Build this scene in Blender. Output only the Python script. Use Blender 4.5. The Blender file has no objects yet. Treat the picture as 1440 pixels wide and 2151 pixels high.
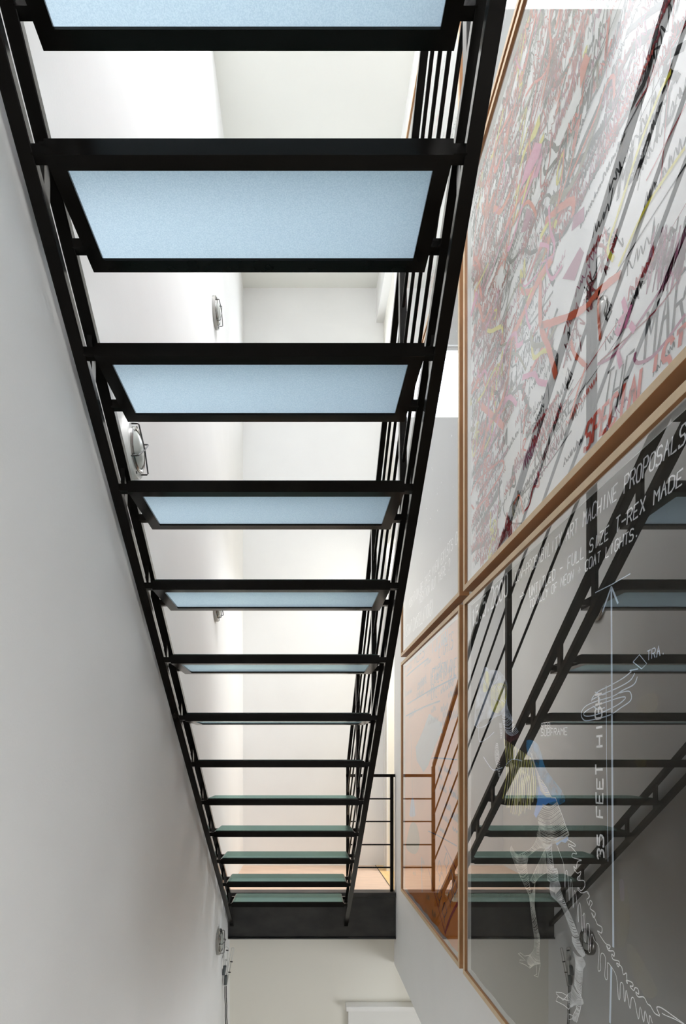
import bpy, math, random
from mathutils import Vector

random.seed(7)
scene = bpy.context.scene
COL = scene.collection

# ------------------------------------------------------------------ camera, sky, exposure
# metres; the eye is the origin, +Y looks down the stairwell, +Z is up
F, PX0, PY0 = 1080.0, 635.0, 1597.0          # focal length and principal point in 1440x2151 pixels
cam_d = bpy.data.cameras.new('camera')
cam = bpy.data.objects.new('camera', cam_d)
COL.objects.link(cam)
cam.location = (0, 0, 0)
cam.rotation_euler = (math.radians(90), 0, 0)
cam_d.sensor_fit = 'HORIZONTAL'
cam_d.sensor_width = 36.0
cam_d.lens = F / 1440 * 36.0
cam_d.shift_x = (720 - PX0) / 1440
cam_d.shift_y = (PY0 - 1075.5) / 1440
cam_d.clip_start = 0.02
scene.camera = cam

world = bpy.data.worlds.new('sky')
scene.world = world
world.use_nodes = True
bg = world.node_tree.nodes['Background']
bg.inputs['Color'].default_value = (0.90, 0.95, 1.0, 1)
bg.inputs['Strength'].default_value = 5.7

vs = scene.view_settings
vs.view_transform = 'Standard'
vs.look = 'None'
vs.exposure = 0.42
vs.gamma = 1.0
vs.use_curve_mapping = False
scene.cycles.max_bounces = 9
scene.cycles.diffuse_bounces = 5
scene.cycles.glossy_bounces = 4
scene.cycles.transparent_max_bounces = 16
scene.cycles.adaptive_threshold = 0.07
scene.cycles.caustics_reflective = False
scene.cycles.caustics_refractive = False
scene.cycles.sample_clamp_indirect = 6.0


sun_d = bpy.data.lights.new('hazy_sun', 'SUN')
sun_d.energy = 6.4
sun_d.angle = math.radians(40)
sun_d.color = (1.0, 0.97, 0.93)
sun = bpy.data.objects.new('hazy_sun', sun_d)
sun.rotation_euler = Vector((-0.32, 0.18, -0.93)).to_track_quat('-Z', 'Y').to_euler()
COL.objects.link(sun)


def portal(name, loc, rot, sx, sy):
    l = bpy.data.lights.new(name, 'AREA')
    l.shape = 'RECTANGLE'
    l.size, l.size_y = sx, sy
    l.cycles.is_portal = True
    o = bpy.data.objects.new(name, l)
    o.location, o.rotation_euler = loc, rot
    COL.objects.link(o)


# ------------------------------------------------------------------ main dimensions
XL, XR = -0.566, 0.7096            # faces of the two long walls
YB, YL, YN = 4.90, 4.00, -1.30     # landing back wall, lower back wall, wall behind the camera
ZC, ZF = 4.50, -3.95               # ceiling, lowest floor
ZLAND = -1.002                     # landing floor
SKY_Y = 3.08                       # far edge of the skylight
WZ0, WZ1 = 3.26, 3.96              # high window in the back wall
WX0, WX1 = -0.20, 0.62

portal('portal_skylight', ((XL + XR) / 2, (SKY_Y + YN) / 2, ZC + 0.25), (0, 0, 0), XR - XL, SKY_Y - YN)
portal('portal_window', ((WX0 + WX1) / 2, YB + 0.12, (WZ0 + WZ1) / 2), (math.radians(-90), 0, 0), WX1 - WX0, WZ1 - WZ0)
portal('portal_hall', (2.02, -0.70, -0.45), (0, math.radians(90), 0), 1.6, 1.1)
portal('portal_lower_room', (2.62, 1.3, -2.425), (0, math.radians(90), 0), 1.25, 2.0)

side_fill = bpy.data.lights.new('side_room_fill_light', 'AREA')  # unseen fill light added in the side room to brighten the landing
side_fill.shape = 'RECTANGLE'
side_fill.size, side_fill.size_y = 0.5, 0.5
side_fill.energy = 46
side_fill.color = (0.90, 0.94, 1.0)
sro = bpy.data.objects.new('side_room_fill_light', side_fill)
sro.location = (1.50, 4.45, 2.15)
COL.objects.link(sro)


# ------------------------------------------------------------------ materials
def new_mat(name):
    m = bpy.data.materials.new(name)
    m.use_nodes = True
    return m, m.node_tree.nodes, m.node_tree.links


def prin(name, col, rough=0.5, metal=0.0, ior=1.45, var=0.0, scale=8.0, bump=0.0, bscale=120.0, stretch=None):
    m, n, l = new_mat(name)
    b = n['Principled BSDF']
    b.inputs['Base Color'].default_value = (*col, 1)
    b.inputs['Roughness'].default_value = rough
    b.inputs['Metallic'].default_value = metal
    b.inputs['IOR'].default_value = ior
    tc = n.new('ShaderNodeTexCoord')
    src = tc.outputs['Object']
    if stretch:
        mp = n.new('ShaderNodeMapping')
        mp.inputs['Scale'].default_value = stretch
        l.new(src, mp.inputs['Vector'])
        src = mp.outputs['Vector']
    if var:
        t = n.new('ShaderNodeTexNoise')
        t.inputs['Scale'].default_value = scale
        t.inputs['Detail'].default_value = 5
        l.new(src, t.inputs['Vector'])
        r = n.new('ShaderNodeValToRGB')
        r.color_ramp.elements[0].position = 0.3
        r.color_ramp.elements[1].position = 0.7
        r.color_ramp.elements[0].color = (*[max(0, c * (1 - var)) for c in col], 1)
        r.color_ramp.elements[1].color = (*[min(1, c * (1 + var)) for c in col], 1)
        l.new(t.outputs['Fac'], r.inputs['Fac'])
        l.new(r.outputs['Color'], b.inputs['Base Color'])
    if bump:
        t2 = n.new('ShaderNodeTexNoise')
        t2.inputs['Scale'].default_value = bscale
        l.new(src, t2.inputs['Vector'])
        bp = n.new('ShaderNodeBump')
        bp.inputs['Strength'].default_value = bump
        bp.inputs['Distance'].default_value = 0.004
        l.new(t2.outputs['Fac'], bp.inputs['Height'])
        l.new(bp.outputs['Normal'], b.inputs['Normal'])
    return m


def reflectance(n, l, f0, power):
    lw = n.new('ShaderNodeLayerWeight')
    lw.inputs['Blend'].default_value = 0.5
    p = n.new('ShaderNodeMath'); p.operation = 'POWER'
    l.new(lw.outputs['Facing'], p.inputs[0]); p.inputs[1].default_value = power
    ma = n.new('ShaderNodeMath'); ma.operation = 'MULTIPLY_ADD'
    l.new(p.outputs[0], ma.inputs[0])
    ma.inputs[1].default_value = 1 - f0
    ma.inputs[2].default_value = f0
    return ma.outputs[0]


def pane_mat(name, f0, power, tint=(1, 1, 1), rough=0.0, gcol=(1, 1, 1)):
    m, n, l = new_mat(name)
    n.remove(n['Principled BSDF'])
    tr = n.new('ShaderNodeBsdfTransparent'); tr.inputs['Color'].default_value = (*tint, 1)
    gl = n.new('ShaderNodeBsdfGlossy'); gl.inputs['Roughness'].default_value = rough
    gl.inputs['Color'].default_value = (*gcol, 1)
    mx = n.new('ShaderNodeMixShader')
    l.new(reflectance(n, l, f0, power), mx.inputs[0])
    l.new(tr.outputs[0], mx.inputs[1]); l.new(gl.outputs[0], mx.inputs[2])
    l.new(mx.outputs[0], n['Material Output'].inputs['Surface'])
    return m


def clear_mat(name, tint=(1, 1, 1)):
    m, n, l = new_mat(name)
    n.remove(n['Principled BSDF'])
    tr = n.new('ShaderNodeBsdfTransparent'); tr.inputs['Color'].default_value = (*tint, 1)
    l.new(tr.outputs[0], n['Material Output'].inputs['Surface'])
    return m


def tread_glass_mat():
    m, n, l = new_mat('sandblasted_tread_glass')
    n.remove(n['Principled BSDF'])
    tc = n.new('ShaderNodeTexCoord')
    t = n.new('ShaderNodeTexNoise'); t.inputs['Scale'].default_value = 420; t.inputs['Detail'].default_value = 2
    l.new(tc.outputs['Object'], t.inputs['Vector'])
    r = n.new('ShaderNodeValToRGB')
    r.color_ramp.elements[0].position = 0.35; r.color_ramp.elements[0].color = (0.345, 0.415, 0.495, 1)
    r.color_ramp.elements[1].position = 0.65; r.color_ramp.elements[1].color = (0.425, 0.50, 0.57, 1)
    l.new(t.outputs['Fac'], r.inputs['Fac'])
    tl = n.new('ShaderNodeBsdfTranslucent'); l.new(r.outputs['Color'], tl.inputs['Color'])
    df = n.new('ShaderNodeBsdfDiffuse'); df.inputs['Color'].default_value = (0.16, 0.36, 0.33, 1)
    a = n.new('ShaderNodeMixShader'); a.inputs[0].default_value = 0.26
    l.new(tl.outputs[0], a.inputs[1]); l.new(df.outputs[0], a.inputs[2])
    g = n.new('ShaderNodeBsdfGlossy'); g.inputs['Roughness'].default_value = 0.22
    g.inputs['Color'].default_value = (0.66, 0.92, 0.86, 1)
    c = n.new('ShaderNodeMixShader')
    l.new(reflectance(n, l, 0.03, 5.0), c.inputs[0])
    l.new(a.outputs[0], c.inputs[1]); l.new(g.outputs[0], c.inputs[2])
    l.new(c.outputs[0], n['Material Output'].inputs['Surface'])
    return m


def satin_mat(name, col, f0, power, rough):
    """dark steel with a satin sheen that grows at grazing angles"""
    m, n, l = new_mat(name)
    n.remove(n['Principled BSDF'])
    tc = n.new('ShaderNodeTexCoord')
    t = n.new('ShaderNodeTexNoise'); t.inputs['Scale'].default_value = 18; t.inputs['Detail'].default_value = 5
    l.new(tc.outputs['Object'], t.inputs['Vector'])
    r = n.new('ShaderNodeValToRGB')
    r.color_ramp.elements[0].color = (*[c * 0.6 for c in col], 1)
    r.color_ramp.elements[1].color = (*[c * 1.4 for c in col], 1)
    l.new(t.outputs['Fac'], r.inputs['Fac'])
    d = n.new('ShaderNodeBsdfDiffuse'); l.new(r.outputs['Color'], d.inputs['Color'])
    g = n.new('ShaderNodeBsdfGlossy'); g.inputs['Roughness'].default_value = rough
    g.inputs['Color'].default_value = (0.92, 0.90, 0.88, 1)
    mx = n.new('ShaderNodeMixShader')
    l.new(reflectance(n, l, f0, power), mx.inputs[0])
    l.new(d.outputs[0], mx.inputs[1]); l.new(g.outputs[0], mx.inputs[2])
    l.new(mx.outputs[0], n['Material Output'].inputs['Surface'])
    return m


def chalk(name, col, alpha):
    m, n, l = new_mat(name)
    n.remove(n['Principled BSDF'])
    d = n.new('ShaderNodeBsdfDiffuse'); d.inputs['Color'].default_value = (*col, 1)
    tr = n.new('ShaderNodeBsdfTransparent')
    tc = n.new('ShaderNodeTexCoord')
    t = n.new('ShaderNodeTexNoise'); t.inputs['Scale'].default_value = 22; t.inputs['Detail'].default_value = 6
    l.new(tc.outputs['Object'], t.inputs['Vector'])
    mr = n.new('ShaderNodeMapRange')
    mr.inputs['From Min'].default_value = 0.35; mr.inputs['From Max'].default_value = 0.65
    mr.inputs['To Min'].default_value = alpha * 0.35; mr.inputs['To Max'].default_value = alpha
    l.new(t.outputs['Fac'], mr.inputs['Value'])
    mx = n.new('ShaderNodeMixShader')
    l.new(mr.outputs[0], mx.inputs[0]); l.new(tr.outputs[0], mx.inputs[1]); l.new(d.outputs[0], mx.inputs[2])
    l.new(mx.outputs[0], n['Material Output'].inputs['Surface'])
    return m


M = dict(
    wall=prin('white_plaster', (0.86, 0.85, 0.83), 0.75, var=0.015, scale=3, bump=0.10, bscale=160),
    ceiling=prin('ceiling_paint', (0.83, 0.83, 0.78), 0.8, var=0.01, scale=3),
    cream=prin('cream_paint', (0.80, 0.77, 0.69), 0.7),
    floor=prin('pale_wood_floor', (0.64, 0.46, 0.34), 0.45, var=0.10, scale=5, stretch=(1, 9, 1)),
    sidefloor=prin('yellow_lit_wood_floor', (0.72, 0.48, 0.22), 0.45, var=0.10, scale=5, stretch=(9, 1, 1)),  # wood with the yellow light of the side room put into its colour
    darkfloor=prin('lower_floor', (0.34, 0.30, 0.26), 0.6, var=0.1),
    steel=satin_mat('blackened_steel', (0.0060, 0.0052, 0.0042), 0.010, 4.4, 0.22),
    mill=prin('mill_scale_steel', (0.016, 0.015, 0.0135), 0.42, ior=1.5, var=0.75, scale=7, stretch=(1, 1, 1.6)),
    wood=prin('dark_wood_sides', (0.40, 0.20, 0.085), 0.45, var=0.12, scale=9),
    woodface=prin('pale_wood_face', (0.66, 0.49, 0.31), 0.5, var=0.06, scale=30),
    spacer=prin('white_spacer', (0.86, 0.86, 0.84), 0.7),
    glass=tread_glass_mat(),
    glasstop=pane_mat('tread_glass_top', 0.05, 3.0, (0.95, 0.99, 0.98), rough=0.22, gcol=(0.34, 0.52, 0.48)),
    edge=prin('green_glass_edge', (0.010, 0.035, 0.028), 0.15, ior=1.6),
    pane=pane_mat('picture_glazing', 0.085, 2.45),
    pane_matt=pane_mat('low_glare_glazing', 0.075, 2.9),
    clear=clear_mat('clear_glass_body'),
    window=pane_mat('window_glazing', 0.03, 5.0, (0.97, 0.98, 1.0)),
    paint=prin('white_gloss_paint', (0.82, 0.81, 0.78), 0.35),
    chrome=prin('brushed_steel', (0.36, 0.35, 0.33), 0.25, metal=1.0),
    alu=prin('pale_aluminium', (0.66, 0.66, 0.64), 0.3, metal=1.0),
    enamel=prin('white_enamel', (0.84, 0.83, 0.80), 0.25),
    lens=prin('frosted_lens', (0.52, 0.54, 0.50), 0.18),
    wire=prin('dark_wire', (0.035, 0.032, 0.030), 0.35, ior=1.6),
    knob=prin('grey_rubber', (0.085, 0.095, 0.095), 0.5),
    rubber=prin('black_rubber', (0.012, 0.012, 0.012), 0.5),
    paper_white=prin('white_paper', (0.88, 0.88, 0.875), 0.8, var=0.02, scale=4),
    paper_grey=prin('slate_paper', (0.115, 0.122, 0.14), 0.8, var=0.15, scale=3),
    paper_orange=prin('orange_paper', (0.78, 0.235, 0.028), 0.8, var=0.10, scale=3),
    paper_black=prin('blackboard_paper', (0.030, 0.026, 0.020), 0.8, var=0.55, scale=2.6),
    paper_pale=prin('pale_marbled_paper', (0.72, 0.73, 0.72), 0.8, var=0.12, scale=14),
    paper_blue=prin('blue_grey_paper', (0.16, 0.19, 0.235), 0.8, var=0.12, scale=3),
)
INK = {k: prin('ink_' + k, c, 0.7) for k, c in dict(
    black=(0.013, 0.012, 0.013), grey=(0.10, 0.10, 0.105), red=(0.42, 0.022, 0.030), crimson=(0.24, 0.010, 0.025),
    orange=(0.66, 0.10, 0.030), salmon=(0.66, 0.085, 0.050), pink=(0.66, 0.16, 0.34), mauve=(0.38, 0.10, 0.20),
    yellow=(0.70, 0.62, 0.03), white=(0.92, 0.93, 0.95), chalkblue=(0.62, 0.72, 0.85), blue=(0.08, 0.30, 0.80),
    skyblue=(0.22, 0.45, 0.78), cream=(0.93, 0.88, 0.55), lime=(0.72, 0.70, 0.18), navy=(0.05, 0.05, 0.13),
    darkred=(0.34, 0.012, 0.014), paleblue=(0.30, 0.34, 0.40), olive=(0.20, 0.18, 0.10), violet=(0.085, 0.065, 0.095)).items()}
INK['haze_white'] = chalk('chalk_haze_white', (0.66, 0.76, 0.92), 0.85)
INK['haze_blue'] = chalk('chalk_haze_blue', (0.12, 0.38, 0.70), 0.75)
INK['haze_yellow'] = chalk('chalk_haze_yellow', (0.85, 0.82, 0.20), 0.95)
INK['haze_ochre'] = chalk('chalk_haze_ochre', (0.24, 0.20, 0.09), 0.35)
INK['haze_rose'] = chalk('chalk_haze_rose', (0.55, 0.20, 0.22), 0.40)
INK['thin_white'] = chalk('thin_white_pencil', (0.92, 0.94, 0.95), 1.0)
INK['far_white'] = chalk('faint_white_pencil', (0.85, 0.85, 0.78), 1.0)


# ------------------------------------------------------------------ mesh helpers
class MB:
    """collects geometry and links it as one mesh object"""
    def __init__(self):
        self.v, self.f, self.mi = [], [], []

    def quad(self, pts, mi=0):
        b = len(self.v)
        self.v += [tuple(p) for p in pts]
        self.f.append(tuple(range(b, b + len(pts)))); self.mi.append(mi)

    def hexa(self, p, mi=0):
        b = len(self.v)
        self.v += [tuple(q) for q in p]
        for q in ((0, 3, 2, 1), (4, 5, 6, 7), (0, 1, 5, 4), (1, 2, 6, 5), (2, 3, 7, 6), (3, 0, 4, 7)):
            self.f.append(tuple(b + i for i in q)); self.mi.append(mi)
        return self

    def box(self, x0, x1, y0, y1, z0, z1, mi=0):
        return self.hexa([(x0, y0, z0), (x1, y0, z0), (x1, y1, z0), (x0, y1, z0),
                          (x0, y0, z1), (x1, y0, z1), (x1, y1, z1), (x0, y1, z1)], mi)

    def tube(self, pts, r, n=8, cap=True):
        pts = [Vector(p) for p in pts]
        rings = []
        for i, p in enumerate(pts):
            a = pts[max(0, i - 1)]; c = pts[min(len(pts) - 1, i + 1)]
            d = (c - a).normalized()
            up = Vector((1, 0, 0)) if abs(d.x) < 0.9 else Vector((0, 0, 1))
            s = d.cross(up).normalized(); t = d.cross(s).normalized()
            rings.append([len(self.v) + k for k in range(n)])
            for k in range(n):
                an = 2 * math.pi * k / n
                self.v.append(tuple(p + s * r * math.cos(an) + t * r * math.sin(an)))
        for a, b in zip(rings, rings[1:]):
            for k in range(n):
                self.f.append((a[k], a[(k + 1) % n], b[(k + 1) % n], b[k])); self.mi.append(0)
        if cap:
            self.f.append(tuple(rings[0][::-1])); self.mi.append(0)
            self.f.append(tuple(rings[-1])); self.mi.append(0)
        return self

    def lathe_x(self, c, prof, n=40):
        """revolve (height along +X, radius) pairs about the X axis through c"""
        rings = []
        for h, r in prof:
            rings.append([len(self.v) + k for k in range(n)])
            for k in range(n):
                a = 2 * math.pi * k / n
                self.v.append((c[0] + h, c[1] + r * math.cos(a), c[2] + r * math.sin(a)))
        for a, b in zip(rings, rings[1:]):
            for k in range(n):
                self.f.append((a[k], a[(k + 1) % n], b[(k + 1) % n], b[k])); self.mi.append(0)
        self.f.append(tuple(rings[-1])); self.mi.append(0)
        return self

    def mesh(self, name, mats):
        me = bpy.data.meshes.new(name)
        me.from_pydata(self.v, [], self.f)
        for m in (mats if isinstance(mats, (list, tuple)) else [mats]):
            me.materials.append(m)
        if any(self.mi):
            me.polygons.foreach_set('material_index', self.mi)
        me.update()
        return me

    def build(self, name, mats, parent=None, smooth=False, bevel=0.0):
        me = self.mesh(name, mats)
        if smooth:
            me.polygons.foreach_set('use_smooth', [True] * len(me.polygons))
            me.set_sharp_from_angle(angle=math.radians(40))
        o = bpy.data.objects.new(name, me)
        COL.objects.link(o)
        if parent:
            o.parent = parent
        if bevel:
            bm_ = o.modifiers.new('edge', 'BEVEL'); bm_.width = bevel; bm_.segments = 2; bm_.limit_method = 'ANGLE'
        return o


def tag(o, label, cat, kind=None, group=None):
    o['label'] = label
    o['category'] = cat
    if kind:
        o['kind'] = kind
    if group:
        o['group'] = group
    return o


def empty(name, loc=(0, 0, 0)):
    o = bpy.data.objects.new(name, None)
    o.empty_display_size = 0.1
    o.location = loc
    COL.objects.link(o)
    return o


def struct(name, mb, mat, label, cat):
    return tag(mb.build(name, mat), label, cat, 'structure')


# ------------------------------------------------------------------ the setting
struct('wall_left', MB().box(XL - 0.12, XL, YN, YB + 0.1, ZF, ZC + 0.25), M['wall'],
       'white plaster wall running along the stair, with round lights', 'wall')
struct('wall_right', MB().box(XR, XR + 0.12, 0.74, 3.98, -1.575, ZC + 0.25).box(XR, XR + 0.12, YN, 0.74, 1.95, ZC + 0.25), M['wall'],
       'white wall that carries the framed pictures', 'wall')
wb = MB()
wb.box(XL, 2.6, YB, YB + 0.10, ZLAND - 0.3, WZ0)
wb.box(XL, 2.6, YB, YB + 0.10, WZ1, ZC + 0.25)
wb.box(XL, WX0, YB, YB + 0.10, WZ0, WZ1)
wb.box(WX1, 2.6, YB, YB + 0.10, WZ0, WZ1)
struct('wall_back', wb, M['wall'], 'white end wall behind the landing and the stair', 'wall')
struct('wall_back_lower', MB().box(XL, 2.6, YL, YL + 0.1, ZF, ZLAND - 0.30), M['cream'],
       'cream wall below the landing beam, above the door casing', 'wall')
struct('wall_near', MB().box(XL, 2.6, YN - 0.1, YN, ZF, ZC + 0.25), M['wall'],
       'white wall closing the stairwell behind the viewer', 'wall')
struct('floor', MB().box(XL, 2.6, YN, YL, ZF - 0.1, ZF), M['darkfloor'], 'dark floor at the foot of the stairwell', 'floor')
struct('floor_landing', MB().box(XL, 0.690, 3.93, YB, ZLAND - 0.04, ZLAND), M['floor'],
       'pale pinkish wooden landing floor behind the black beam', 'floor')
struct('floor_side_room', MB().box(0.698, 2.6, 3.98, YB, ZLAND - 0.04, ZLAND), M['sidefloor'],
       'wooden floor of the side room, yellow light put into its colour', 'floor')
struct('trim_threshold', MB().box(0.690, 0.698, 3.98, YB, ZLAND - 0.04, ZLAND + 0.002), M['steel'],
       'dark strip between the landing floor and the side room floor', 'trim')
# unseen hall beside the viewer; its window is added to light the left wall
struct('floor_hall', MB().box(XL, 2.0, YN, 0.30, -1.575, -1.475), M['floor'], 'wooden hall floor the viewer stands on', 'floor')
hw = MB()
hw.box(2.0, 2.1, YN, -1.25, -1.475, 2.2); hw.box(2.0, 2.1, -0.15, 0.9, -1.475, 2.2); hw.box(2.0, 2.1, -1.25, -0.15, -1.475, -1.25); hw.box(2.0, 2.1, -1.25, -0.15, 0.35, 2.2)
struct('wall_hall', hw, M['wall'], 'unseen white hall wall with a window opening added for side light', 'wall')
struct('wall_hall_far', MB().box(XR + 0.12, 2.1, 0.74, 0.84, -1.475, 2.2), M['wall'], 'white cross wall of the hall', 'wall')
struct('ceiling_hall', MB().box(XR + 0.12, 2.1, YN, 0.74, 1.95, 2.2), M['ceiling'], 'white ceiling of the hall', 'ceiling')
# upper floor behind the viewer
struct('floor_upper', MB().box(XL, XR, YN, -0.24, 1.95, 2.20), M['darkfloor'], 'dark edge of the upper floor above the viewer', 'floor')
# ceiling with the skylight opening
struct('ceiling', MB().box(XL, 2.6, SKY_Y, YB, ZC, ZC + 0.25), M['ceiling'],
       'off-white ceiling between the skylight and the end wall', 'ceiling')
sk = MB()
for y in (YN, SKY_Y - 0.04):
    sk.box(XL, XR, y, y + 0.04, ZC + 0.16, ZC + 0.22)
for x in (XL, XR - 0.04):
    sk.box(x, x + 0.04, YN, SKY_Y, ZC + 0.16, ZC + 0.22)
w1 = struct('window_1', sk, M['paint'], 'long skylight over the staircase', 'window')
MB().box(XL + 0.04, XR - 0.04, YN + 0.04, SKY_Y - 0.04, ZC + 0.19, ZC + 0.196).build('pane', M['window'], w1)
fr = MB()
for x0, x1, z0, z1 in ((WX0, WX1, WZ0, WZ0 + 0.03), (WX0, WX1, WZ1 - 0.03, WZ1), (WX0, WX0 + 0.03, WZ0, WZ1), (WX1 - 0.03, WX1, WZ0, WZ1)):
    fr.box(x0, x1, YB + 0.03, YB + 0.07, z0, z1)
w2 = struct('window_2', fr, M['paint'], 'high window in the end wall above the landing', 'window')
MB().box(WX0 + 0.03, WX1 - 0.03, YB + 0.05, YB + 0.056, WZ0 + 0.03, WZ1 - 0.03).build('pane', M['window'], w2)
# side room beyond the landing
XS = 0.772
rw = MB()
rw.box(XS, XS + 0.08, 4.64, YB, ZLAND, ZC)
rw.box(XS, XS + 0.08, 3.98, 4.64, 1.95, ZC)
struct('wall_landing_right', rw, M['cream'], 'cream wall with a doorway at the landing beside the railing post', 'wall')
struct('wall_side_room', MB().box(2.52, 2.6, 3.98, YB, ZLAND - 0.3, ZC), M['cream'], 'far cream wall of the side room', 'wall')
struct('wall_side_room_near', MB().box(XR + 0.12, 2.6, 3.90, 3.98, ZLAND - 0.3, ZC), M['cream'], 'near cream wall of the side room', 'wall')
struct('ceiling_side_room', MB().box(XS + 0.08, 2.52, 3.98, YB, 2.20, 2.26), M['cream'], 'cream ceiling of the side room', 'ceiling')
jb = MB()
jb.box(XS - 0.012, XS, 4.640, 4.665, ZLAND, 1.97)
jb.box(XS - 0.012, XS, 4.785, 4.800, ZLAND, 1.97)
struct('trim_1', jb, M['paint'], 'slim white door trim at the back of the landing', 'trim')
struct('trim_2', MB().box(0.703, XS + 0.08, 3.98, YB, 4.17, ZC), M['paint'], 'boxed white soffit under the ceiling beside the end wall', 'trim')
# lower side room, open below the picture wall
lr = MB()
lr.box(2.6, 2.7, YN, 0.3, ZF, -1.5); lr.box(2.6, 2.7, 2.3, YL, ZF, -1.5); lr.box(2.6, 2.7, 0.3, 2.3, ZF, -3.05); lr.box(2.6, 2.7, 0.3, 2.3, -1.80, -1.5)
struct('wall_lower_room', lr, M['cream'], 'cream wall of the lower room with a wide window', 'wall')
struct('ceiling_lower_room', MB().box(XR + 0.12, 2.6, YN, YL, -1.575, -1.475), M['cream'], 'ceiling of the lower room beside the stairwell', 'ceiling')
# door casing below the landing
dr = MB()
dr.box(0.353, 0.400, 3.955, YL, ZF, -1.955)
dr.box(0.353, 1.40, 3.955, YL, -1.955, -1.915)
dr.box(1.35, 1.40, 3.955, YL, ZF, -1.955)
d1 = struct('door_1', dr, M['paint'], 'cream door with a moulded cap below the landing', 'door')
MB().box(0.333, 1.42, 3.915, YL, -1.915, -1.878).build('door_cap', M['paint'], d1, bevel=0.004)
dp = MB().box(0.402, 1.348, 3.975, YL - 0.002, ZF, -1.957).build('door_leaf', M['paint'], d1)
MB().box(0.50, 1.25, 3.970, 3.976, -2.75, -2.05).build('door_panel', M['paint'], dp)

# ------------------------------------------------------------------ landing beam
bm = empty('landing_beam', (0.07, 3.89, ZLAND - 0.35))
tag(bm, 'black steel channel beam across the front of the landing', 'beam')


def child(o, parent):
    """parent o, which was built in world coordinates, to an offset empty"""
    o.parent = parent
    o.matrix_parent_inverse = parent.matrix_basis.inverted()
    return o


BX0, BX1 = XL + 0.002, XR - 0.003
child(MB().box(BX0, BX1, 3.905, 3.985, ZLAND - 0.34, ZLAND - 0.036).build('beam_web', M['mill']), bm)
child(MB().box(BX0, BX1, 3.888, 3.985, ZLAND - 0.036, ZLAND + 0.001).build('beam_top_flange', M['mill'], bevel=0.003), bm)
child(MB().box(BX0, BX1, 3.888, 3.985, ZLAND - 0.352, ZLAND - 0.340).build('beam_bottom_flange', M['mill'], bevel=0.002), bm)
child(MB().box(0.345, BX1 - 0.01, 3.899, 3.905, ZLAND - 0.074, ZLAND - 0.036).build('cleat_plate', M['mill']), bm)

# ------------------------------------------------------------------ staircase
RISE, GO = 0.2004, 0.23933
S = RISE / GO
TX0, TX1 = -0.4994, 0.292           # tread ends
CXL0, CXL1 = -0.5523, -0.522        # left chords
CXR0, CXR1 = 0.315, 0.345           # right chords
YTOP = -0.24
stair = empty('staircase', (0, 3.89, ZLAND))
tag(stair, 'black steel staircase with frosted glass treads rising towards the viewer', 'staircase')


def near_y(k): return 0.9923 + GO * (k - 2)
def top_z(k): return RISE * (8 - k)
def low_bot(y): return S * (2.398 - y)
def up_bot(y): return S * (2.580 - y)


def slope_bar(mb, x0, x1, ya, yb, zb, th):
    return mb.hexa([(x0, ya, zb(ya)), (x1, ya, zb(ya)), (x1, yb, zb(yb)), (x0, yb, zb(yb)),
                    (x0, ya, zb(ya) + th), (x1, ya, zb(ya) + th), (x1, yb, zb(yb) + th), (x0, yb, zb(yb) + th)])


TH = 0.0314
low_l = child(slope_bar(MB(), CXL0, CXL1, YTOP, 3.905, low_bot, TH).build('stringer_bar', M['steel'], bevel=0.002), stair)
up_l = child(slope_bar(MB(), CXL0, CXL1, YTOP, 3.905, up_bot, TH).build('stringer_bar', M['steel'], bevel=0.002), stair)
low_r = child(slope_bar(MB(), CXR0, CXR1, YTOP, 3.905, low_bot, TH).build('stringer_bar', M['steel'], bevel=0.002), stair)
up_r = child(slope_bar(MB(), CXR0, CXR1, YTOP, 3.905, up_bot, TH).build('stringer_bar', M['steel'], bevel=0.002), stair)

# tread meshes built once, with the origin at the near top edge (Y toward the landing)
D, H, FT, FW = 0.2393, 0.034, 0.006, 0.027
rf = MB()
rf.box(TX0, TX1, 0, FT, -H, -0.002); rf.box(TX0, TX1, D - FT, D, -H, -0.002)
rf.box(TX0, TX0 + FT, FT, D - FT, -H, -0.002); rf.box(TX1 - FT, TX1, FT, D - FT, -H, -0.002)
rf.box(TX0 + FT, TX1 - FT, FT, FW, -H, -H + FT); rf.box(TX0 + FT, TX1 - FT, D - FW - 0.002, D - FT, -H, -H + FT)
rf.box(TX0 + FT, TX0 + FW + 0.007, FW, D - FW - 0.002, -H, -H + FT); rf.box(TX1 - FW - 0.007, TX1 - FT, FW, D - FW - 0.002, -H, -H + FT)
frame_me = rf.mesh('tread', M['steel'])
g = MB()
gx0, gx1, gy0, gy1, gz0, gz1 = TX0 + FT + 0.001, TX1 - FT - 0.001, FT + 0.001, D - FT - 0.001, -H + FT + 0.0005, 0.003
g.quad([(gx0, gy0, gz1), (gx1, gy0, gz1), (gx1, gy1, gz1), (gx0, gy1, gz1)], 1)
g.quad([(gx0, gy0, gz0), (gx0, gy1, gz0), (gx1, gy1, gz0), (gx1, gy0, gz0)], 0)
for a, b in (((gx0, gy0), (gx1, gy0)), ((gx1, gy0), (gx1, gy1)), ((gx1, gy1), (gx0, gy1)), ((gx0, gy1), (gx0, gy0))):
    g.quad([(*a, gz0), (*b, gz0), (*b, gz1), (*a, gz1)], 2)
glass_me = g.mesh('glass_panel', [M['glass'], M['glasstop'], M['edge']])
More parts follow.
